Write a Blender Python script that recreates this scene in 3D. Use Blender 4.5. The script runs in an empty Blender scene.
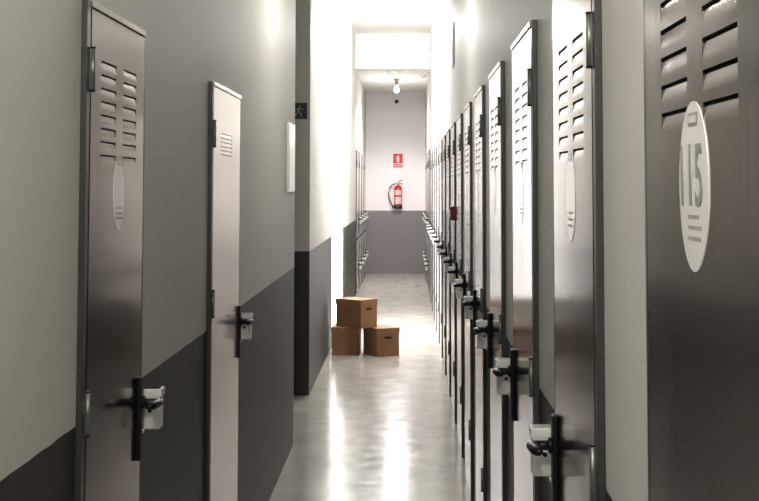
import bpy, bmesh, math, random
from mathutils import Vector, Matrix
random.seed(7)
S = bpy.context.scene
COL = S.collection
PI = math.pi

# ------------------------------------------------------------------ materials
def new_mat(name):
    m = bpy.data.materials.new(name); m.use_nodes = True
    nt = m.node_tree
    return m, nt, nt.nodes['Principled BSDF']

def plain(name, col, rough=.5, metal=0.0, bump=0.0, scale=60, spec=.5, vary=0.0):
    m, nt, b = new_mat(name)
    b.inputs['Base Color'].default_value = (*col, 1)
    b.inputs['Roughness'].default_value = rough
    b.inputs['Metallic'].default_value = metal
    b.inputs['Specular IOR Level'].default_value = spec
    if bump or vary:
        tc = nt.nodes.new('ShaderNodeTexCoord')
        n = nt.nodes.new('ShaderNodeTexNoise'); n.inputs['Scale'].default_value = scale
        n.inputs['Detail'].default_value = 4
        nt.links.new(tc.outputs['Object'], n.inputs['Vector'])
        if bump:
            bp = nt.nodes.new('ShaderNodeBump'); bp.inputs['Strength'].default_value = bump
            bp.inputs['Distance'].default_value = .002
            nt.links.new(n.outputs['Fac'], bp.inputs['Height'])
            nt.links.new(bp.outputs['Normal'], b.inputs['Normal'])
        if vary:
            mx = nt.nodes.new('ShaderNodeMix'); mx.data_type = 'RGBA'
            mx.inputs['A'].default_value = (*[c*(1-vary) for c in col], 1)
            mx.inputs['B'].default_value = (*[min(1, c*(1+vary)) for c in col], 1)
            nt.links.new(n.outputs['Fac'], mx.inputs['Factor'])
            nt.links.new(mx.outputs['Result'], b.inputs['Base Color'])
    return m

TONE = 1.09
def wall_paint(name, upper, lower, up_rough=.55, lo_rough=.5, tone=TONE):
    """pale paint above a dark painted dado, one ruled line between them"""
    m, nt, b = new_mat(name)
    g = nt.nodes.new('ShaderNodeNewGeometry')
    sp = nt.nodes.new('ShaderNodeSeparateXYZ'); nt.links.new(g.outputs['Position'], sp.inputs[0])
    n = nt.nodes.new('ShaderNodeTexNoise'); n.inputs['Scale'].default_value = 2.2; n.inputs['Detail'].default_value = 5
    nt.links.new(g.outputs['Position'], n.inputs['Vector'])
    n2 = nt.nodes.new('ShaderNodeTexNoise'); n2.inputs['Scale'].default_value = 12
    nt.links.new(g.outputs['Position'], n2.inputs['Vector'])
    ma = nt.nodes.new('ShaderNodeMath'); ma.operation = 'MULTIPLY_ADD'
    ma.inputs[1].default_value = .008; nt.links.new(n2.outputs['Fac'], ma.inputs[0])
    nt.links.new(sp.outputs['Z'], ma.inputs[2])
    gt = nt.nodes.new('ShaderNodeMath'); gt.operation = 'GREATER_THAN'; gt.inputs[1].default_value = tone+.004
    nt.links.new(ma.outputs[0], gt.inputs[0])
    mx = nt.nodes.new('ShaderNodeMix'); mx.data_type = 'RGBA'
    mx.inputs['A'].default_value = (*lower, 1); mx.inputs['B'].default_value = (*upper, 1)
    nt.links.new(gt.outputs[0], mx.inputs['Factor'])
    v = nt.nodes.new('ShaderNodeMapRange'); v.inputs['To Min'].default_value = .93; v.inputs['To Max'].default_value = 1.05
    nt.links.new(n.outputs['Fac'], v.inputs['Value'])
    mu = nt.nodes.new('ShaderNodeMix'); mu.data_type = 'RGBA'; mu.blend_type = 'MULTIPLY'; mu.inputs['Factor'].default_value = 1
    nt.links.new(mx.outputs['Result'], mu.inputs['A']); nt.links.new(v.outputs['Result'], mu.inputs['B'])
    nt.links.new(mu.outputs['Result'], b.inputs['Base Color'])
    r = nt.nodes.new('ShaderNodeMapRange'); r.inputs['To Min'].default_value = lo_rough; r.inputs['To Max'].default_value = up_rough
    nt.links.new(gt.outputs[0], r.inputs['Value']); nt.links.new(r.outputs['Result'], b.inputs['Roughness'])
    n3 = nt.nodes.new('ShaderNodeTexNoise'); n3.inputs['Scale'].default_value = 160
    nt.links.new(g.outputs['Position'], n3.inputs['Vector'])
    bp = nt.nodes.new('ShaderNodeBump'); bp.inputs['Strength'].default_value = .15; bp.inputs['Distance'].default_value = .001
    nt.links.new(n3.outputs['Fac'], bp.inputs['Height']); nt.links.new(bp.outputs['Normal'], b.inputs['Normal'])
    return m

def floor_mat():
    m, nt, b = new_mat('polished_concrete')
    g = nt.nodes.new('ShaderNodeNewGeometry')
    n = nt.nodes.new('ShaderNodeTexNoise'); n.inputs['Scale'].default_value = 3.2; n.inputs['Detail'].default_value = 8; n.inputs['Roughness'].default_value = .62
    nt.links.new(g.outputs['Position'], n.inputs['Vector'])
    cr = nt.nodes.new('ShaderNodeValToRGB')
    cr.color_ramp.elements[0].position = .3; cr.color_ramp.elements[0].color = (.40, .375, .33, 1)
    cr.color_ramp.elements[1].position = .72; cr.color_ramp.elements[1].color = (.53, .50, .45, 1)
    nt.links.new(n.outputs['Fac'], cr.inputs[0]); nt.links.new(cr.outputs[0], b.inputs['Base Color'])
    n2 = nt.nodes.new('ShaderNodeTexNoise'); n2.inputs['Scale'].default_value = 9; n2.inputs['Detail'].default_value = 6
    nt.links.new(g.outputs['Position'], n2.inputs['Vector'])
    mr = nt.nodes.new('ShaderNodeMapRange'); mr.inputs['From Min'].default_value = .3; mr.inputs['From Max'].default_value = .7
    mr.inputs['To Min'].default_value = .13; mr.inputs['To Max'].default_value = .24
    nt.links.new(n2.outputs['Fac'], mr.inputs['Value']); nt.links.new(mr.outputs['Result'], b.inputs['Roughness'])
    n3 = nt.nodes.new('ShaderNodeTexNoise'); n3.inputs['Scale'].default_value = 4.5; n3.inputs['Detail'].default_value = 2
    nt.links.new(g.outputs['Position'], n3.inputs['Vector'])
    bp = nt.nodes.new('ShaderNodeBump'); bp.inputs['Strength'].default_value = .5; bp.inputs['Distance'].default_value = .003
    nt.links.new(n3.outputs['Fac'], bp.inputs['Height']); nt.links.new(bp.outputs['Normal'], b.inputs['Normal'])
    b.inputs['Specular IOR Level'].default_value = .33
    return m

def steel_mat(name, col, rough, metal=.85):
    """vertically brushed door sheet"""
    m, nt, b = new_mat(name)
    g = nt.nodes.new('ShaderNodeNewGeometry')
    mp = nt.nodes.new('ShaderNodeMapping'); mp.inputs['Scale'].default_value = (60, 60, .6)
    nt.links.new(g.outputs['Position'], mp.inputs['Vector'])
    n = nt.nodes.new('ShaderNodeTexNoise'); n.inputs['Scale'].default_value = 1; n.inputs['Detail'].default_value = 5
    nt.links.new(mp.outputs[0], n.inputs['Vector'])
    mx = nt.nodes.new('ShaderNodeMix'); mx.data_type = 'RGBA'
    mx.inputs['A'].default_value = (*[c*.93 for c in col], 1); mx.inputs['B'].default_value = (*[c*1.05 for c in col], 1)
    nt.links.new(n.outputs['Fac'], mx.inputs['Factor']); nt.links.new(mx.outputs['Result'], b.inputs['Base Color'])
    mr = nt.nodes.new('ShaderNodeMapRange'); mr.inputs['To Min'].default_value = rough-.05; mr.inputs['To Max'].default_value = rough+.05
    nt.links.new(n.outputs['Fac'], mr.inputs['Value']); nt.links.new(mr.outputs['Result'], b.inputs['Roughness'])
    # a very faint unevenness of the sheet
    mp2 = nt.nodes.new('ShaderNodeMapping'); mp2.inputs['Scale'].default_value = (7, 7, .5)
    nt.links.new(g.outputs['Position'], mp2.inputs['Vector'])
    n2 = nt.nodes.new('ShaderNodeTexNoise'); n2.inputs['Scale'].default_value = 1; n2.inputs['Detail'].default_value = 1
    nt.links.new(mp2.outputs[0], n2.inputs['Vector'])
    bp = nt.nodes.new('ShaderNodeBump'); bp.inputs['Strength'].default_value = .12; bp.inputs['Distance'].default_value = .002
    nt.links.new(n2.outputs['Fac'], bp.inputs['Height']); nt.links.new(bp.outputs['Normal'], b.inputs['Normal'])
    b.inputs['Metallic'].default_value = metal
    b.inputs['Specular Tint'].default_value = (.72, .69, .67, 1)
    return m

def emit(name, col, strength):
    m, nt, b = new_mat(name)
    b.inputs['Base Color'].default_value = (.8, .8, .8, 1)
    b.inputs['Emission Color'].default_value = (*col, 1)
    b.inputs['Emission Strength'].default_value = strength
    return m

M = {}
M['wall']  = wall_paint('two_tone_paint', (.58, .572, .535), (.025, .0215, .018))
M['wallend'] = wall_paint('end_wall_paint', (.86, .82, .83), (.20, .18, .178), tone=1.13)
M['white'] = plain('white_ceiling_paint', (.85, .845, .835), .7, bump=.1)
M['floor'] = floor_mat()
M['steel'] = steel_mat('brushed_door_steel', (.345, .333, .32), .15, .96)
M['pale']  = steel_mat('pale_lit_door_sheet', (.88, .85, .83), .22, .6)  # paler copy of the door steel, bright light put into the colour; also lockers
M['frame'] = plain('dark_frame_steel', (.05, .05, .047), .38, .4)
M['slot']  = plain('louver_shadow_gap', (.012, .011, .01), .8)
M['black'] = plain('black_handle_plastic', (.006, .006, .006), .42, spec=.25)
M['chrome'] = plain('chrome', (.75, .74, .72), .15, 1.0)
M['lock']  = plain('grey_lock_casing', (.74, .74, .71), .42, .05)
M['hinge'] = plain('hinge_zinc', (.20, .215, .19), .35, .7)
M['plate'] = plain('white_oval_plate', (.72, .71, .70), .14)
M['ink']   = plain('grey_print', (.24, .235, .23), .5)
M['panel'] = plain('white_panel', (.92, .91, .89), .15)
M['card']  = plain('brown_cardboard', (.27, .132, .06), .75, bump=.25, scale=90, vary=.07)
M['cardlid'] = plain('brown_cardboard_lid', (.30, .15, .07), .7, bump=.25, scale=90, vary=.07)
M['hole']  = plain('box_inside_dark', (.02, .012, .008), .9)
M['red']   = plain('red_enamel', (.52, .012, .02), .25)
M['redd']  = plain('dark_red_plastic', (.12, .004, .004), .5)
M['redsign'] = plain('red_sign_print', (.60, .03, .04), .5)
M['signwhite'] = plain('sign_white', (.85, .80, .78), .5)
M['green'] = plain('dark_green_sign', (.003, .011, .006), .5)
M['bulb']  = emit('lit_bulb', (1, .96, .88), 9)
M['grey']  = plain('grey_lamp_holder', (.13, .125, .11), .5)
M['rubber'] = plain('black_rubber', (.015, .015, .015), .55)
M['sky']   = emit('frosted_daylit_glass', (1.0, .985, .98), 5)

# ------------------------------------------------------------------ helpers
def link(name, bm, mats, parent=None, loc=None, smooth=False):
    bmesh.ops.recalc_face_normals(bm, faces=bm.faces[:])
    me = bpy.data.meshes.new(name); bm.to_mesh(me); bm.free()
    if not isinstance(mats, (list, tuple)): mats = [mats]
    for m in mats: me.materials.append(m)
    if smooth:
        for p in me.polygons: p.use_smooth = True
    o = bpy.data.objects.new(name, me); COL.objects.link(o)
    if parent is not None: o.parent = parent
    if loc is not None: o.location = loc
    return o

def box(bm, lo, hi, bev=0.0, mi=0, seg=2):
    lo, hi = [min(a, b) for a, b in zip(lo, hi)], [max(a, b) for a, b in zip(lo, hi)]
    t = bmesh.new()
    bmesh.ops.create_cube(t, size=1)
    for v in t.verts:
        for i in range(3): v.co[i] = lo[i] + (v.co[i]+.5)*(hi[i]-lo[i])
    if bev: bmesh.ops.bevel(t, geom=t.edges[:], offset=bev, segments=seg, profile=.5, affect='EDGES')
    merge(bm, t, mi)

def merge(bm, t, mi=None, mat=None):
    if mat is not None: bmesh.ops.transform(t, matrix=mat, verts=t.verts[:])
    mp = {}
    for v in t.verts: mp[v] = bm.verts.new(v.co)
    for f in t.faces:
        try: nf = bm.faces.new([mp[v] for v in f.verts])
        except ValueError: continue
        nf.material_index = f.material_index if mi is None else mi
        nf.smooth = f.smooth
    t.free()

def tube(bm, pts, r, n=12, mi=0, rs=None):
    """round bar through pts with capped ends"""
    pts = [Vector(p) for p in pts]; rings = []
    up = Vector((0, 0, 1))
    for i, p in enumerate(pts):
        a = pts[max(i-1, 0)]; b = pts[min(i+1, len(pts)-1)]
        d = (b-a).normalized()
        s = d.cross(up if abs(d.z) < .95 else Vector((1, 0, 0))).normalized(); u = s.cross(d)
        rr = rs[i] if rs else r
        rings.append([bm.verts.new(p + (s*math.cos(2*PI*k/n) + u*math.sin(2*PI*k/n))*rr) for k in range(n)])
    for a, b in zip(rings, rings[1:]):
        for k in range(n):
            f = bm.faces.new([a[k], a[(k+1) % n], b[(k+1) % n], b[k]]); f.material_index = mi; f.smooth = True
    for R_ in (rings[0], rings[-1]):
        f = bm.faces.new(R_); f.material_index = mi

def lathe(bm, prof, n=32, c=(0, 0, 0), mi=0):
    rings = []
    for r, z in prof:
        rings.append([bm.verts.new((c[0]+r*math.cos(2*PI*k/n), c[1]+r*math.sin(2*PI*k/n), c[2]+z)) for k in range(n)] if r > 1e-6
                     else [bm.verts.new((c[0], c[1], c[2]+z))])
    for a, b in zip(rings, rings[1:]):
        for k in range(n):
            if len(a) == 1 and len(b) == 1: continue
            if len(a) == 1: vs = [a[0], b[(k+1) % n], b[k]]
            elif len(b) == 1: vs = [a[k], a[(k+1) % n], b[0]]
            else: vs = [a[k], a[(k+1) % n], b[(k+1) % n], b[k]]
            f = bm.faces.new(vs); f.material_index = mi; f.smooth = True

def tag(o, label, cat, group=None):
    o['label'] = label; o['category'] = cat
    if group: o['group'] = group
    return o
def empty(name, loc, rz=0, label=None, cat=None, group=None):
    o = bpy.data.objects.new(name, None); o.empty_display_size = .1
    COL.objects.link(o); o.location = loc; o.rotation_euler = (0, 0, rz)
    if label: tag(o, label, cat, group)
    return o
def kids(o): return [c for c in bpy.data.objects if c.parent is o]
def dup(o, parent=None):
    c = o.copy(); COL.objects.link(c); c.parent = parent
    for ch in kids(o): dup(ch, c)
    return c
def struct(name, lo, hi, mat):
    bm = bmesh.new(); box(bm, lo, hi)
    o = link(name, bm, mat); o['kind'] = 'structure'; return o

def text_bm(body, width, height, depth=.0006, bold=.0):
    """letters as a mesh, centred, lying in the local XZ plane and facing -Y"""
    cu = bpy.data.curves.new('t', 'FONT'); cu.body = body; cu.align_x = 'CENTER'; cu.align_y = 'CENTER'
    cu.extrude = depth; cu.offset = bold; cu.resolution_u = 4
    o = bpy.data.objects.new('t', cu); COL.objects.link(o)
    bpy.context.view_layer.update()
    me = bpy.data.meshes.new_from_object(o.evaluated_get(bpy.context.evaluated_depsgraph_get()))
    bpy.data.objects.remove(o); bpy.data.curves.remove(cu)
    bm = bmesh.new(); bm.from_mesh(me); bpy.data.meshes.remove(me)
    xs = [v.co.x for v in bm.verts]; ys = [v.co.y for v in bm.verts]
    cx, cy = (min(xs)+max(xs))/2, (min(ys)+max(ys))/2
    sx, sy = width/(max(xs)-min(xs)), height/(max(ys)-min(ys))
    for v in bm.verts:
        x, y, z = v.co
        v.co = ((x-cx)*sx, -z, (y-cy)*sy)
    for f in bm.faces: f.material_index = 0
    return bm

# ------------------------------------------------------------------ the corridor
XL, XR = -.70, .333           # faces of the side walls, the camera stands at x = 0
XL2 = -.745                   # left wall beyond the side passage
YP0, YP1 = 7.80, 9.60         # side passage on the left
YB0, YB1, YE = 10.4, 18.0, 22.6
H1, H2, H3 = 3.155, 3.78, 3.27 # ceiling heights: near, raised bay, far end
T = .2
struct('floor', (-4, -4, -.1), (1.2, YE+.3, 0), M['floor'])
struct('wall_left', (XL-T, -4, 0), (XL, YP0, H1), M['wall'])
struct('wall_passage', (XL2-2.6, YP1, 0), (XL2, YP1+T, H1), M['wall'])
struct('wall_passage_near', (XL2-2.6, YP0-T, 0), (XL-T, YP0, H1), M['wall'])
struct('wall_passage_end', (XL2-2.8, YP0, 0), (XL2-2.6, YP1, H1), M['wall'])
WY0, WY1, WZ0, WZ1 = 12.45, 15.0, .04, 3.3
bm = bmesh.new()
box(bm, (XL2-T, YP1+T, 0), (XL2, WY0, H2+.2)); box(bm, (XL2-T, WY1, 0), (XL2, YE, H2+.2))
box(bm, (XL2-T, WY0, WZ1), (XL2, WY1, H2+.2)); box(bm, (XL2-T, WY0, 0), (XL2, WY1, WZ0))
link('wall_left_far', bm, M['wall'])['kind'] = 'structure'
struct('wall_right', (XR, -4, 0), (XR+T, YE, H2+.2), M['wall'])
struct('wall_end', (XL2-T, YE, 0), (XR+T, YE+T, H2+.2), M['wallend'])
struct('wall_back', (XL-T, -4.2, 0), (XR+T, -4, H1), M['wall'])
struct('ceiling', (XL-T-2.7, -4, H1), (XR, YB0, H1+.1), M['white'])
struct('ceiling_header', (XL2, YB0, H1), (XR, YB0+.1, H2+.2), M['white'])
struct('ceiling_bay', (XL2, YB0+.1, H2), (XR, YB1, H2+.1), M['white'])
# tall window of frosted glass in the left wall of the bay, down to the floor
w = struct('window_1', (XL2-.075, WY0+.04, WZ0+.04), (XL2-.06, WY1-.04, WZ1-.04), M['sky'])
bm = bmesh.new()
box(bm, (XL2-.10, WY0, WZ0), (XL2-.02, WY0+.04, WZ1)); box(bm, (XL2-.10, WY1-.04, WZ0), (XL2-.02, WY1, WZ1))
box(bm, (XL2-.10, WY0+.04, WZ0), (XL2-.02, WY1-.04, WZ0+.04)); box(bm, (XL2-.10, WY0+.04, WZ1-.04), (XL2-.02, WY1-.04, WZ1))
box(bm, (XL2-.10, (WY0+WY1)/2-.02, WZ0+.04), (XL2-.03, (WY0+WY1)/2+.02, WZ1-.04))
link('window_frame', bm, M['panel'], w)
struct('ceiling_soffit', (XL2, YB1, H3), (XR, YE, H2+.1), M['white'])

# ------------------------------------------------------------------ storage doors
def build_door(m, W, H, label, cat, group, style='louver', z0=.0, handle_z=1.045, number=None,
               mat='steel', name='locker_door', plate_z=1.585, digits=None, hinges=(1.85, 1.11, .36)):
    """local x runs from the hinge edge to the handle edge times m, y points out of the wall"""
    root = empty(name, (0, 0, 0), 0, label, cat, group)
    X = lambda x: m*x
    P = .013                                            # how far frame and leaf stand off the wall
    st = .030; gap = .010
    bm = bmesh.new()
    box(bm, (X(0), 0, z0), (X(st), P, z0+H), .0015)
    link('door_frame', bm, M['frame'], root)
    bm = bmesh.new(); box(bm, (X(W-.014), 0, z0), (X(W), P, z0+H), .0015)
    fr = link('door_frame', bm, M['frame'], root)
    bm = bmesh.new(); box(bm, (X(st), 0, z0+H-.014), (X(W-.014), P+.004, z0+H), .0015)
    link('frame_head', bm, M[mat], fr)['label'] = 'pale steel head of the frame'
    # leaf with pressed-in louvers
    x0, x1 = st+gap, W-.016; z1, z2 = z0+.012, z0+H-.017
    holes = []
    cols = []
    if style == 'louver':
        cw, cg = .145, .075; c = (x0+x1)/2
        cols = [(c-cg/2-cw, c-cg/2), (c+cg/2, c+cg/2+cw)]
        rb, rp = (1.665, .0348) if digits else (1.647, .0302)
        rows = [(rb+rp*k, rb+rp*k+rp*.68) for k in range(8)]
    elif style == 'grid':
        c = (x0+x1)/2-.03; cols = [(c-.155+.08*k, c-.155+.08*k+.062) for k in range(4)]
        rows = [(1.705+.0155*k, 1.705+.0155*k+.007) for k in range(6)]
    elif style == 'small':
        c = (x0+x1)/2; zz = z0+H-.16
        cols = [(c-.17, c-.03), (c+.03, c+.17)]
        rows = [(zz+.03*k, zz+.03*k+.015) for k in range(3)]
    mg = .006
    vents = ([] if not cols else ([[c_] for c_ in cols] if style != 'grid' else [cols]))
    boxes = [((g_[0][0]-mg, g_[-1][1]+mg), (rows[0][0]-mg, rows[-1][1]+mg)) for g_ in vents]
    bm = bmesh.new()
    xs = sorted(set([x0, x1]+[v for a, b in boxes for v in a])); zs = sorted(set([z1, z2]+[v for a, b in boxes for v in b]))
    grid = {}
    def V(x, z):
        if (x, z) not in grid: grid[(x, z)] = bm.verts.new((X(x), P, z))
        return grid[(x, z)]
    hs = set((a[0], b[0]) for a, b in boxes)
    for i in range(len(xs)-1):
        for j in range(len(zs)-1):
            if (xs[i], zs[j]) in hs: continue
            bm.faces.new([V(xs[i], zs[j]), V(xs[i+1], zs[j]), V(xs[i+1], zs[j+1]), V(xs[i], zs[j+1])])
    # edges of the sheet and its back
    bk = {}
    def Bv(x, z):
        if (x, z) not in bk: bk[(x, z)] = bm.verts.new((X(x), .001, z))
        return bk[(x, z)]
    for i in range(len(xs)-1):
        for z in (z1, z2): bm.faces.new([V(xs[i], z), V(xs[i+1], z), Bv(xs[i+1], z), Bv(xs[i], z)])
    for j in range(len(zs)-1):
        for x in (x0, x1): bm.faces.new([V(x, zs[j]), V(x, zs[j+1]), Bv(x, zs[j+1]), Bv(x, zs[j])])
    bf = [Bv(x, z1) for x in xs] + [Bv(x1, z) for z in zs[1:]] + [Bv(x, z2) for x in reversed(xs[:-1])] + [Bv(x0, z) for z in reversed(zs[1:-1])]
    bm.faces.new(bf)
    link('door_leaf', bm, M[mat], root)
    for g_, (bx_, bz_) in zip(vents, boxes):
        bm = bmesh.new(); D = .007 if style != 'grid' else .005
        vx = sorted([*bx_]+[v for a in g_ for v in a]); vz = sorted([*bz_]+[v for b in rows for v in b])
        def q4(pts, mi=0):
            f = bm.faces.new([bm.verts.new((X(p[0]), p[1], p[2])) for p in pts]); f.material_index = mi
        op = set((a[0], b[0]) for a in g_ for b in rows)
        for i in range(len(vx)-1):
            for j in range(len(vz)-1):
                if (vx[i], vz[j]) not in op: q4([(vx[i], P, vz[j]), (vx[i+1], P, vz[j]), (vx[i+1], P, vz[j+1]), (vx[i], P, vz[j+1])])
        for a in g_:
            for b in rows:
                zt = b[1]-(b[1]-b[0])*(.20 if style != 'grid' else .55); n = 6; pr = None
                for k in range(n+1):          # curved ramp from the face of the sheet in to the slot
                    t = k/n; y = P - D*.32*t**1.6; z = b[0] + (zt-b[0])*t
                    if pr:
                        q4([(a[0], pr[0], pr[1]), (a[1], pr[0], pr[1]), (a[1], y, z), (a[0], y, z)])
                        for xx in a: q4([(xx, pr[0], pr[1]), (xx, y, z), (xx, P, z), (xx, P, pr[1])]) if k > 1 else q4([(xx, P, b[0]), (xx, y, z), (xx, P, z)])
                    pr = (y, z)
                E = P-D-.002
                q4([(a[0], P-D*.32, zt), (a[1], P-D*.32, zt), (a[1], E, b[1]), (a[0], E, b[1])], 1)
                q4([(a[0], E, b[1]), (a[1], E, b[1]), (a[1], P, b[1]), (a[0], P, b[1])], 1)
                for xx in a: q4([(xx, P, zt), (xx, P-D*.32, zt), (xx, E, b[1]), (xx, P, b[1])], 1)
        bmesh.ops.remove_doubles(bm, verts=bm.verts[:], dist=.00002)
        link('vent_louvers', bm, [M[mat], M['slot']], root)
    # hinges
    for hz in hinges:
        bm = bmesh.new()
        box(bm, (X(st-.006), P, hz-.045), (X(st+gap+.012), P+.002, hz+.045), .0008)
        tube(bm, [(X(st+.005), P+.004, hz-.045), (X(st+.005), P+.004, hz+.045)], .0055, 14)
        h = link('hinge', bm, M['hinge'], root)
        for e in (1, -1):
            bm = bmesh.new(); tube(bm, [(X(st+.005), P+.004, hz+e*.045), (X(st+.005), P+.004, hz+e*.049)], .0062, 12)
            link('hinge_cap', bm, M['black'], h)
    # handle: long black plate, lever with a bright tip
    hx = x1-.030; z = handle_z
    bm = bmesh.new()
    box(bm, (X(hx-.017), P, z-.145), (X(hx+.017), P+.012, z+.065), .004, seg=3)
    pl = link('handle_plate', bm, M['black'], root)
    bm = bmesh.new()
    # neck, elbow, then the grip running back towards the hinge edge, one bar
    tube(bm, [(X(hx), P+.012, z), (X(hx), P+.018, z), (X(hx), P+.020, z), (X(hx), P+.040, z), (X(hx-.004), P+.049, z), (X(hx-.014), P+.054, z+.001),
              (X(hx-.04), P+.055, z+.003), (X(hx-.075), P+.053, z+.005), (X(hx-.094), P+.049, z+.006), (X(hx-.100), P+.044, z+.006)],
         .012, 14, rs=[.017, .017, .0105, .0105, .011, .0115, .0115, .011, .009, .005])
    link('lever', bm, M['black'], pl)
    bm = bmesh.new()
    lathe(bm, [(0, .002), (.005, .003), (.0085, .005), (.0095, .010)], 16)
    bmesh.ops.transform(bm, matrix=Matrix.Translation((X(hx-.006), P+.0685, z)) @ Matrix.Rotation(PI/2, 4, 'X'), verts=bm.verts[:])
    link('lever_tip', bm, M['chrome'], pl)['label'] = 'bright chrome lever tip'
    bm = bmesh.new()
    tube(bm, [(X(hx), P+.012, z-.07), (X(hx), P+.016, z-.07)], .0065, 12)
    link('key_cylinder', bm, M['chrome'], pl)['label'] = 'small chrome key cylinder'
    # lock casing beside the handle, fixed past the edge of the leaf
    bm = bmesh.new()
    box(bm, (X(W+.004), 0, z-.078), (X(W+.052), .060, z+.026), .004, seg=3)
    box(bm, (X(W+.002), 0, z+.005), (X(W+.054), .064, z+.026), .003, seg=2)
    lb = link('lock_casing', bm, M['lock'], root)
    lb['label'] = 'light grey lock casing'
    bm = bmesh.new()
    tube(bm, [(X(W+.004), .034, z-.030), (X(W+.001), .034, z-.030)], .005, 12)
    link('keyhole', bm, M['black'], lb)
    # oval number plate
    if number:
        pw, ph = number
        c = (x0+x1)/2+ (.0 if digits is None else .008)
        bm = bmesh.new(); n = 64
        ring = [[bm.verts.new((X(c)+pw/2*math.cos(2*PI*k/n), P+dy, plate_z+ph/2*math.sin(2*PI*k/n))) for k in range(n)] for dy in (0, .0012)]
        for k in range(n): bm.faces.new([ring[0][k], ring[0][(k+1) % n], ring[1][(k+1) % n], ring[1][k]])
        bm.faces.new(ring[0]); bm.faces.new(ring[1])
        npl = link('number_plate', bm, M['plate'], root); npl['label'] = 'pale oval number plate'
        yy = P+.0012
        bm = bmesh.new()
        box(bm, (X(c)-.024, yy, plate_z+.068), (X(c)+.020, yy+.0008, plate_z+.082))
        box(bm, (X(c)-.018, yy+.0008, plate_z+.071), (X(c)+.014, yy+.0012, plate_z+.079), mi=1)
        link('plate_badge', bm, [M['ink'], M['plate']], npl)
        bm = bmesh.new(); rr = random.Random(3)
        for r, wd in ((-.034, .052), (-.046, .072), (-.058, .066)):
            xx = -wd/2
            while xx < wd/2-.006:
                l = rr.uniform(.006, .015)
                box(bm, (X(c)+xx, yy, plate_z+r-.0022), (X(c)+min(xx+l, wd/2), yy+.0005, plate_z+r+.0022)); xx += l+.004
        link('small_print', bm, [M['ink'], M['plate']], npl)
        if digits:
            t = text_bm(digits, .104, .070, bold=.012)
            bm = bmesh.new()
            # letters face the corridor
            merge(bm, t, 0, Matrix.Translation((X(c+.007), yy+.0004, plate_z+.012)) @ Matrix.Rotation(PI, 4, 'Z'))
            dg = link('door_digits', bm, M['ink'], npl); dg['label'] = 'grey digits 115'
    return root

nth = ['first', 'second', 'third', 'fourth', 'fifth', 'sixth', 'seventh', 'eighth', 'ninth', 'tenth', 'eleventh', 'twelfth', 'thirteenth', 'fourteenth', 'fifteenth', 'sixteenth']
PITCH, W = 1.06, .625
GR = 'louvered steel storage doors along the right wall'
d115 = build_door(1, W, 2.022, 'large steel storage door with oval plate reading 115, at the right edge', 'door', GR,
                  number=(.142, .190), plate_z=1.598, digits='115')
d115.location = (XR, 1.062, 0); d115.rotation_euler = (0, 0, PI/2)
base = build_door(1, W, 2.022, 'x', 'door', GR, number=(.13, .178), plate_z=1.578)
base.rotation_euler = (0, 0, PI/2)
right_labels = {
 1: 'steel storage door on the right directly after door 115, with the largest louvers but one',
 2: 'steel storage door on the right wall, third from the camera, its top edge in view',
 3: 'steel storage door on the right wall, fourth from the camera counting door 115',
 4: 'narrow looking steel storage door on the right, fifth from the camera',
 5: 'narrow steel storage door on the right, sixth from camera, before the red call point',
 6: 'steel storage door on the right just before the red call point',
 7: 'steel storage door on the right just past the red call point',
}
base2 = build_door(1, W, 2.022, 'x', 'door', GR, number=(.13, .178), plate_z=1.578, mat='pale')  # bay doors: same steel, with the bay's brightness put into the colour
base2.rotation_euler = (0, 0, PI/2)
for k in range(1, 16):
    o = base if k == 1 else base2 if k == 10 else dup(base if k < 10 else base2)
    o.location = (XR, 1.062+PITCH*k, 0)
    o['label'] = right_labels.get(k, f'distant storage door on the right wall, {nth[k]} from the camera counting door 115')
# left doors
dl = build_door(-1, .60, 2.0, 'steel storage door on the left wall with two louver columns and an oval plate', 'door', 'storage doors on the left wall', number=(.11, .172), plate_z=1.578)
dl.location = (XL, 2.672, 0); dl.rotation_euler = (0, 0, -PI/2)
dl2 = build_door(-1, .76, 1.965, 'brightly lit steel storage door on the left wall with a small slotted vent', 'door', 'storage doors on the left wall', style='grid', mat='pale', hinges=(1.78, 1.18, .36))  # same steel as its neighbour; reflected bay light is put into the colour
dl2.location = (XL, 4.40, 0); dl2.rotation_euler = (0, 0, -PI/2)

# two tiers of small lockers in the far bay
up = {}; lo_ = {}
for side, m, xw, rz, ys in (('left', -1, XL2, -PI/2, [18.2+PITCH*k for k in range(4)]), ('right', 1, XR, PI/2, [1.062+PITCH*k for k in range(16, 20)])):
    g = f'two-tier white locker doors by the end wall, {side} side'
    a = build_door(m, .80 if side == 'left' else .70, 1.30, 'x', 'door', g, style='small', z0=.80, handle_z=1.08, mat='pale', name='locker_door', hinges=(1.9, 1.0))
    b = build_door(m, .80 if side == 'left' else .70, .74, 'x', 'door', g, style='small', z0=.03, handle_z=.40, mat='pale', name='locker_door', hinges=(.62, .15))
    for i, y in enumerate(ys):
        q = ('nearest the camera', 'second from the camera', 'second from the end wall', 'nearest the end wall')[i]
        for base_, tier in ((a, 'upper'), (b, 'lower')):
            o = base_ if i == 0 else dup(base_)
            o.location = (xw, y, 0); o.rotation_euler = (0, 0, rz)
            o['label'] = f'white {tier} locker door on the {side} of the far end, {q}'

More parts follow.
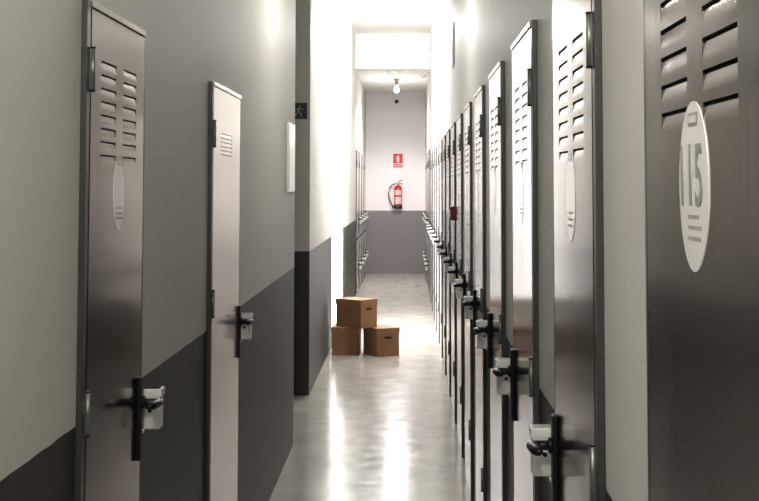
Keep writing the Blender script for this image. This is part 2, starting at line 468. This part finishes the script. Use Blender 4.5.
# ------------------------------------------------------------------ things on the walls
bm = bmesh.new(); box(bm, (XL, 7.27, 1.555), (XL+.014, 7.66, 1.965), .003)
pn = link('wall_panel', bm, M['panel']); tag(pn, 'blank white panel on the left wall just before the side passage', 'panel')
bm = bmesh.new(); box(bm, (XL+.014, 7.285, 1.57), (XL+.016, 7.645, 1.95), .0008)
link('panel_face', bm, M['panel'], pn)
bm = bmesh.new(); box(bm, (XR-.012, 8.72, 2.44), (XR, 9.02, 2.74), .004)
pn = link('wall_sign', bm, M['panel']); tag(pn, 'thin white sign high on the right wall, seen almost edge on', 'sign')
bm = bmesh.new(); box(bm, (XR-.014, 8.735, 2.455), (XR-.012, 9.005, 2.725), .001)
link('sign_face', bm, M['signwhite'], pn)

# red call point between two doors
r = empty('call_point', (XR, 8.20, 1.365), 0, 'dark red manual fire call point on the right wall between two storage doors', 'alarm')
bm = bmesh.new(); box(bm, (-.050, 0, 0), (0, .09, .092), .008, seg=3); link('case', bm, M['redd'], r)
bm = bmesh.new(); box(bm, (-.054, .018, .022), (-.050, .072, .07), .002); link('break_glass', bm, M['signwhite'], r)

# exit sign on the wall of the side passage
SXc = -.860
es = empty('exit_sign', (SXc, YP1, 1.985+.13+.05), 0, 'dark green exit sign with a pale running figure on the side passage wall', 'sign')
bm = bmesh.new(); box(bm, (-.14, -.012, -.062), (.093, 0, .062), .002); link('sign_board', bm, M['green'], es)
bm = bmesh.new()
def bar2(p, q, wd, y=-.0135):
    p = Vector((p[0], y, p[1])); q = Vector((q[0], y, q[1])); d = (q-p).normalized(); s = Vector((-d.z, 0, d.x))*wd/2
    t = bmesh.new(); vs = [t.verts.new(c) for c in (p-s, q-s, q+s, p+s)]
    f = t.faces.new(vs); e = bmesh.ops.extrude_face_region(t, geom=[f])
    for v in e['geom']:
        if isinstance(v, bmesh.types.BMVert): v.co.y += .0015
    merge(bm, t, 0)
cx = .034
for p, q, wd in (((cx-.004, .022), (cx-.012, -.008), .013), ((cx-.002, .020), (cx+.020, .008), .006), ((cx+.020, .008), (cx+.030, .018), .005),
                 ((cx-.006, .020), (cx-.026, .012), .006), ((cx-.026, .012), (cx-.032, -.004), .005),
                 ((cx-.012, -.006), (cx+.010, -.016), .008), ((cx+.010, -.016), (cx+.008, -.038), .007), ((cx+.008, -.038), (cx+.020, -.038), .006),
                 ((cx-.014, -.006), (cx-.022, -.026), .008), ((cx-.022, -.026), (cx-.042, -.034), .007),):
    bar2(p, q, wd)
t = bmesh.new(); bmesh.ops.create_circle(t, cap_ends=True, radius=.0085, segments=20)
merge(bm, t, 0, Matrix.Translation((cx+.002, -.0137, .031)) @ Matrix.Rotation(PI/2, 4, 'X'))
fig_m = plain('pale_green_print', (.30, .34, .31), .5)
link('running_figure', bm, fig_m, es)['label'] = 'pale running figure'
bm = bmesh.new()
for p, q, wd in (((-.12, 0), (-.05, 0), .010), ((-.12, 0), (-.095, .022), .010), ((-.12, 0), (-.095, -.022), .010)): bar2(p, q, wd)
link('direction_arrow', bm, fig_m, es)
#'pale_green_print', (.30, .34, .31), .5), es)['label'] = 'pale running figure'

# extinguisher sign
fs = empty('fire_sign', (-.163, YE, 2.03), 0, 'small red and white fire extinguisher sign on the end wall above the extinguisher', 'sign')
bm = bmesh.new(); box(bm, (-.085, -.004, -.125), (.085, 0, .125), .001); link('sign_board', bm, M['redsign'], fs)
bm = bmesh.new()
box(bm, (-.076, -.0055, -.121), (.076, -.004, -.118)); box(bm, (-.083, -.0055, -.062), (.083, -.004, -.050))
tube(bm, [(0, -.005, -.035), (0, -.005, .055), (0, -.005, .078)], .022, 12, rs=[.024, .024, .010])
tube(bm, [(.0, -.005, .085), (.028, -.005, .095)], .005, 8)
tube(bm, [(-.006, -.005, .085), (-.034, -.005, .065), (-.038, -.005, .01)], .005, 8)
for v in bm.verts:
    if v.co.y < -.0085: v.co.y = -.0085
    if v.co.y > -.0035: v.co.y = -.0035
link('pictogram', bm, M['signwhite'], fs)
t = text_bm('EXTINTOR', .145, .034, bold=.01); bm = bmesh.new(); merge(bm, t, 0, Matrix.Translation((0, -.0045, -.09)))
link('sign_lettering', bm, M['signwhite'], fs)

# fire extinguisher
fe = empty('fire_extinguisher', (-.160, YE-.10, 1.165), 0, 'red fire extinguisher with black hose hung on the white end wall', 'extinguisher')
bm = bmesh.new()
lathe(bm, [(0, .035), (.066, .035), (.072, .05), (.072, .35), (.068, .375), (.052, .40), (.030, .418), (.022, .425), (0, .425)], 32)
cyl = link('cylinder', bm, M['red'], fe)
bm = bmesh.new()
for z0_, z1_ in ((.085, .215), (.245, .335)):
    n = 18; pr = None
    for k in range(n+1):
        a = -PI*.82 + PI*.64*k/n
        c = [bm.verts.new((.0732*math.cos(a), .0732*math.sin(a), z)) for z in (z0_, z1_)]
        if pr: bm.faces.new([pr[0], c[0], c[1], pr[1]])
        pr = c
link('instruction_label', bm, plain('pink_white_label', (.72, .50, .50), .45), cyl)['label'] = 'pale instruction label'
bm = bmesh.new(); lathe(bm, [(0, 0), (.068, 0), (.076, .008), (.076, .055), (.0725, .06)], 32); link('base_ring', bm, M['rubber'], fe)
bm = bmesh.new(); lathe(bm, [(.016, .42), (.022, .425), (.022, .455), (.014, .462), (0, .462)], 20)
tube(bm, [(0, 0, .445), (-.05, 0, .447)], .009, 10); link('valve', bm, M['chrome'], fe)
bm = bmesh.new()
tube(bm, [(0, 0, .462), (.02, 0, .49), (.085, 0, .525)], .007, 8)
tube(bm, [(.01, 0, .45), (.05, 0, .455), (.09, 0, .44)], .006, 8); link('carrying_handle', bm, M['grey'], fe)
bm = bmesh.new()
P0 = [(-.05, 0, .447), (-.10, -.01, .435), (-.155, -.015, .37), (-.172, -.02, .28), (-.155, -.02, .17), (-.115, -.02, .08), (-.085, -.02, .03)]
tube(bm, P0, .011, 10); h = link('hose', bm, M['rubber'], fe)
bm = bmesh.new(); tube(bm, [(-.105, -.02, .065), (-.080, -.02, .012)], .017, 12, rs=[.013, .02]); link('nozzle', bm, M['rubber'], h)
bm = bmesh.new(); box(bm, (-.02, .06, .30), (.02, .10, .42), .002); link('wall_bracket', bm, M['grey'], fe)

# small dome camera high on the end wall
dc = empty('dome_camera', (-.19, YE, 3.10), 0, 'small black dome camera high on the white end wall', 'camera')
bm = bmesh.new(); lathe(bm, [(0, 0), (.036, 0), (.036, .012), (.030, .018)], 24); bmesh.ops.rotate(bm, cent=(0, 0, 0), matrix=Matrix.Rotation(PI/2, 3, 'X'), verts=bm.verts[:])
link('base', bm, M['grey'], dc)
bm = bmesh.new(); lathe(bm, [(.030, .016), (.028, .03), (.018, .042), (0, .047)], 24); bmesh.ops.rotate(bm, cent=(0, 0, 0), matrix=Matrix.Rotation(PI/2, 3, 'X'), verts=bm.verts[:])
link('dome', bm, M['black'], dc)

# smoke detectors on the soffit of the far end
def detector(x, y, rad, lab):
    o = empty('smoke_detector', (x, y, H3), 0, lab, 'detector', 'smoke detectors on the far ceiling')
    bm = bmesh.new(); lathe(bm, [(0, 0), (rad, 0), (rad, -.018), (rad*.9, -.026)], 32); link('base', bm, M['panel'], o)
    bm = bmesh.new(); lathe(bm, [(rad*.85, -.024), (rad*.8, -.042), (rad*.45, -.055), (0, -.056)], 32); link('sensor_head', bm, M['panel'], o)
detector(-.19, 18.35, .10, 'white round smoke detector on the far low ceiling, in line with the bulb')
detector(.24, 19.0, .055, 'smaller white round smoke detector on the far low ceiling by the right wall')

# ceiling lamps: grey holder, glowing bulb, small side spot
GL = 'bare bulb ceiling lamps'
def lamp(x, y, H, power, lab, drop=.0, col=(1, .965, .90), down=False):
    o = empty('ceiling_lamp', (x, y, H), 0, lab, 'lamp', GL)
    bm = bmesh.new(); lathe(bm, [(0, 0), (.045, 0), (.045, -.02), (.03, -.03), (.026, -.10-drop), (.02, -.105-drop), (0, -.105-drop)], 24)
    link('lamp_holder', bm, M['grey'], o)
    bm = bmesh.new(); z = -.100-drop
    lathe(bm, [(.015, z), (.018, z-.02), (.036, z-.055), (.042, z-.08), (.036, z-.105), (.02, z-.12), (0, z-.125)], 24)
    link('bulb', bm, M['bulb'], o)
    if power:
        L = bpy.data.lights.new('lamp_light', 'SPOT' if down else 'POINT'); L.energy = power; L.color = col; L.shadow_soft_size = .05
        
        if down: L.spot_size = math.radians(165); L.spot_blend = .4
        lo = bpy.data.objects.new('lamp_light', L); COL.objects.link(lo); lo.location = (0, 0, z-.19); lo.parent = o
    return o
l1 = lamp(-.285, 14.9, H2, 140, 'ceiling lamp with grey holder and lit bulb under the tall bright bay, nearest in view', col=(1, .98, .96))
bm = bmesh.new(); tube(bm, [(.045, 0, -.20), (.085, -.02, -.215)], .016, 12, rs=[.012, .022]); link('side_spot', bm, M['bulb'], l1)
bm = bmesh.new(); tube(bm, [(.0, 0, -.09), (.035, 0, -.12), (.048, 0, -.20)], .006, 8); link('side_arm', bm, M['grey'], l1)
lamp(-.165, 19.7, H3, 190, 'small lit bulb hanging from the low ceiling before the end wall', down=True, col=(1, .975, .97))
# unseen copies of the lamp over the near corridor, added for soft even light
for y, p in ((-2.6, 30), (.4, 62), (6.4, 17)):
    lamp(-.185, y, H1, p, 'unseen ceiling lamp over the near corridor at %s' % {-2.6: 'the back behind the camera', .4: 'door 115', 6.4: 'the white wall panel'}[y])

lamp(-.20, 11.3, H2, 85, 'unseen ceiling lamp at the start of the tall bright bay, above the archive boxes', col=(1, .98, .96))  # unseen lamp, added to brighten the upper bay walls and the boxes

# emergency light high on the bright right wall
bm = bmesh.new(); box(bm, (XR-.045, 13.3, 3.10), (XR, 13.55, 3.22), .008)
el = link('emergency_light', bm, M['panel']); tag(el, 'white emergency light high on the bright right wall under the tall ceiling', 'light fitting')
bm = bmesh.new(); box(bm, (XR-.049, 13.32, 3.115), (XR-.045, 13.53, 3.205), .001); link('light_cover', bm, M['lock'], el)

# ------------------------------------------------------------------ archive boxes
def archive_box(name, cx, cy, z, w, d, h, rz, label, holes='front'):
    """origin at the near corner; w along local x, d along local y (away)"""
    o = empty(name, (cx, cy, z), rz, label, 'box', 'brown archive boxes stacked on the floor')
    lw = .004; lid = .052
    hw, hh, hz = .040, .011, h-.088
    bm = bmesh.new(); t = .004
    def wallpiece(ax, side):
        """one wall of the box, with a stadium hand hole when it has one"""
        has = (holes == 'front' and ax == 'x') or (holes == 'side' and ax == 'y')
        L = w if ax == 'x' else d
        t_ = bmesh.new()
        outer = [(lw, 0), (L-lw, 0), (L-lw, h-.004), (lw, h-.004)]
        if has:
            c = L/2; n = 10; hole = []
            for k in range(n+1): a = -PI/2+PI*k/n; hole.append((c+hw-hh+hh*math.cos(a), hz+hh*math.sin(a)))
            for k in range(n+1): a = PI/2+PI*k/n; hole.append((c-hw+hh+hh*math.cos(a), hz+hh*math.sin(a)))
            ov = [t_.verts.new((x, 0, zz)) for x, zz in outer]; hv = [t_.verts.new((x, 0, zz)) for x, zz in hole]
            es_ = [t_.edges.new((ov[i], ov[(i+1) % 4])) for i in range(4)] + [t_.edges.new((hv[i], hv[(i+1) % len(hv)])) for i in range(len(hv))]
            bmesh.ops.triangle_fill(t_, use_beauty=True, use_dissolve=False, edges=es_)
        else:
            t_.faces.new([t_.verts.new((x, 0, zz)) for x, zz in outer])
        g = bmesh.ops.extrude_face_region(t_, geom=t_.faces[:])
        for v in g['geom']:
            if isinstance(v, bmesh.types.BMVert): v.co.y += t
        if ax == 'x': mt = Matrix.Translation((0, lw if side == 0 else d-lw-t, 0))
        else: mt = Matrix.Translation((lw+t if side == 0 else w-lw, 0, 0)) @ Matrix.Rotation(PI/2, 4, 'Z')
        merge(bm, t_, 0, mt)
    for ax in 'xy':
        for s_ in (0, 1): wallpiece(ax, s_)
    box(bm, (lw, lw, 0), (w-lw, d-lw, .004))
    link('box_body', bm, M['card'], o)
    bm = bmesh.new(); box(bm, (lw+.012, lw+.012, .006), (w-lw-.012, d-lw-.012, h-.02)); link('box_inside', bm, M['hole'], o)['label'] = 'dark inside seen through the hand hole'
    bm = bmesh.new(); k = .003
    box(bm, (0, 0, h-k), (w, d, h), .001)
    box(bm, (0, 0, h-lid), (w, k, h-k)); box(bm, (0, d-k, h-lid), (w, d, h-k))
    box(bm, (0, k, h-lid), (k, d-k, h-k)); box(bm, (w-k, k, h-lid), (w, d-k, h-k))
    link('lid', bm, M['cardlid'], o)
    return o
BH = .262
archive_box('archive_box', -.282, 11.70, 0, .237, .315, BH, math.radians(26), 'brown lidded cardboard archive box on the floor, right of the bottom pair')
archive_box('archive_box', -.712, 11.83, 0, .264, .30, BH, math.radians(-3), 'brown lidded cardboard archive box on the floor, left of the bottom pair', holes='side')
archive_box('archive_box', -.430, 11.70, BH+.001, .237, .32, BH, math.radians(50), 'brown lidded cardboard archive box on top, resting across the two lower boxes')

# ------------------------------------------------------------------ world, camera
wd = bpy.data.worlds.new('World'); S.world = wd; wd.use_nodes = True
wd.node_tree.nodes['Background'].inputs[0].default_value = (.8, .85, .9, 1)
wd.node_tree.nodes['Background'].inputs[1].default_value = .3

FPX = 1250; PITCHC = math.radians(3.3); HZ = 184.5; VX = 407
cam = bpy.data.cameras.new('Camera'); co = bpy.data.objects.new('Camera', cam); COL.objects.link(co)
co.location = (0, 0, 1.6); co.rotation_euler = (PI/2+PITCHC, 0, 0)
cam.sensor_width = 36; cam.lens = FPX/759*36
cam.shift_x = -(VX-379.5)/759
cam.shift_y = -(250.5-(HZ-FPX*math.tan(PITCHC)))/759
cam.clip_start = .02
S.camera = co
S.view_settings.view_transform = 'Standard'; S.view_settings.look = 'None'
S.view_settings.gamma = 1; S.view_settings.use_curve_mapping = False
S.view_settings.exposure = 0.3
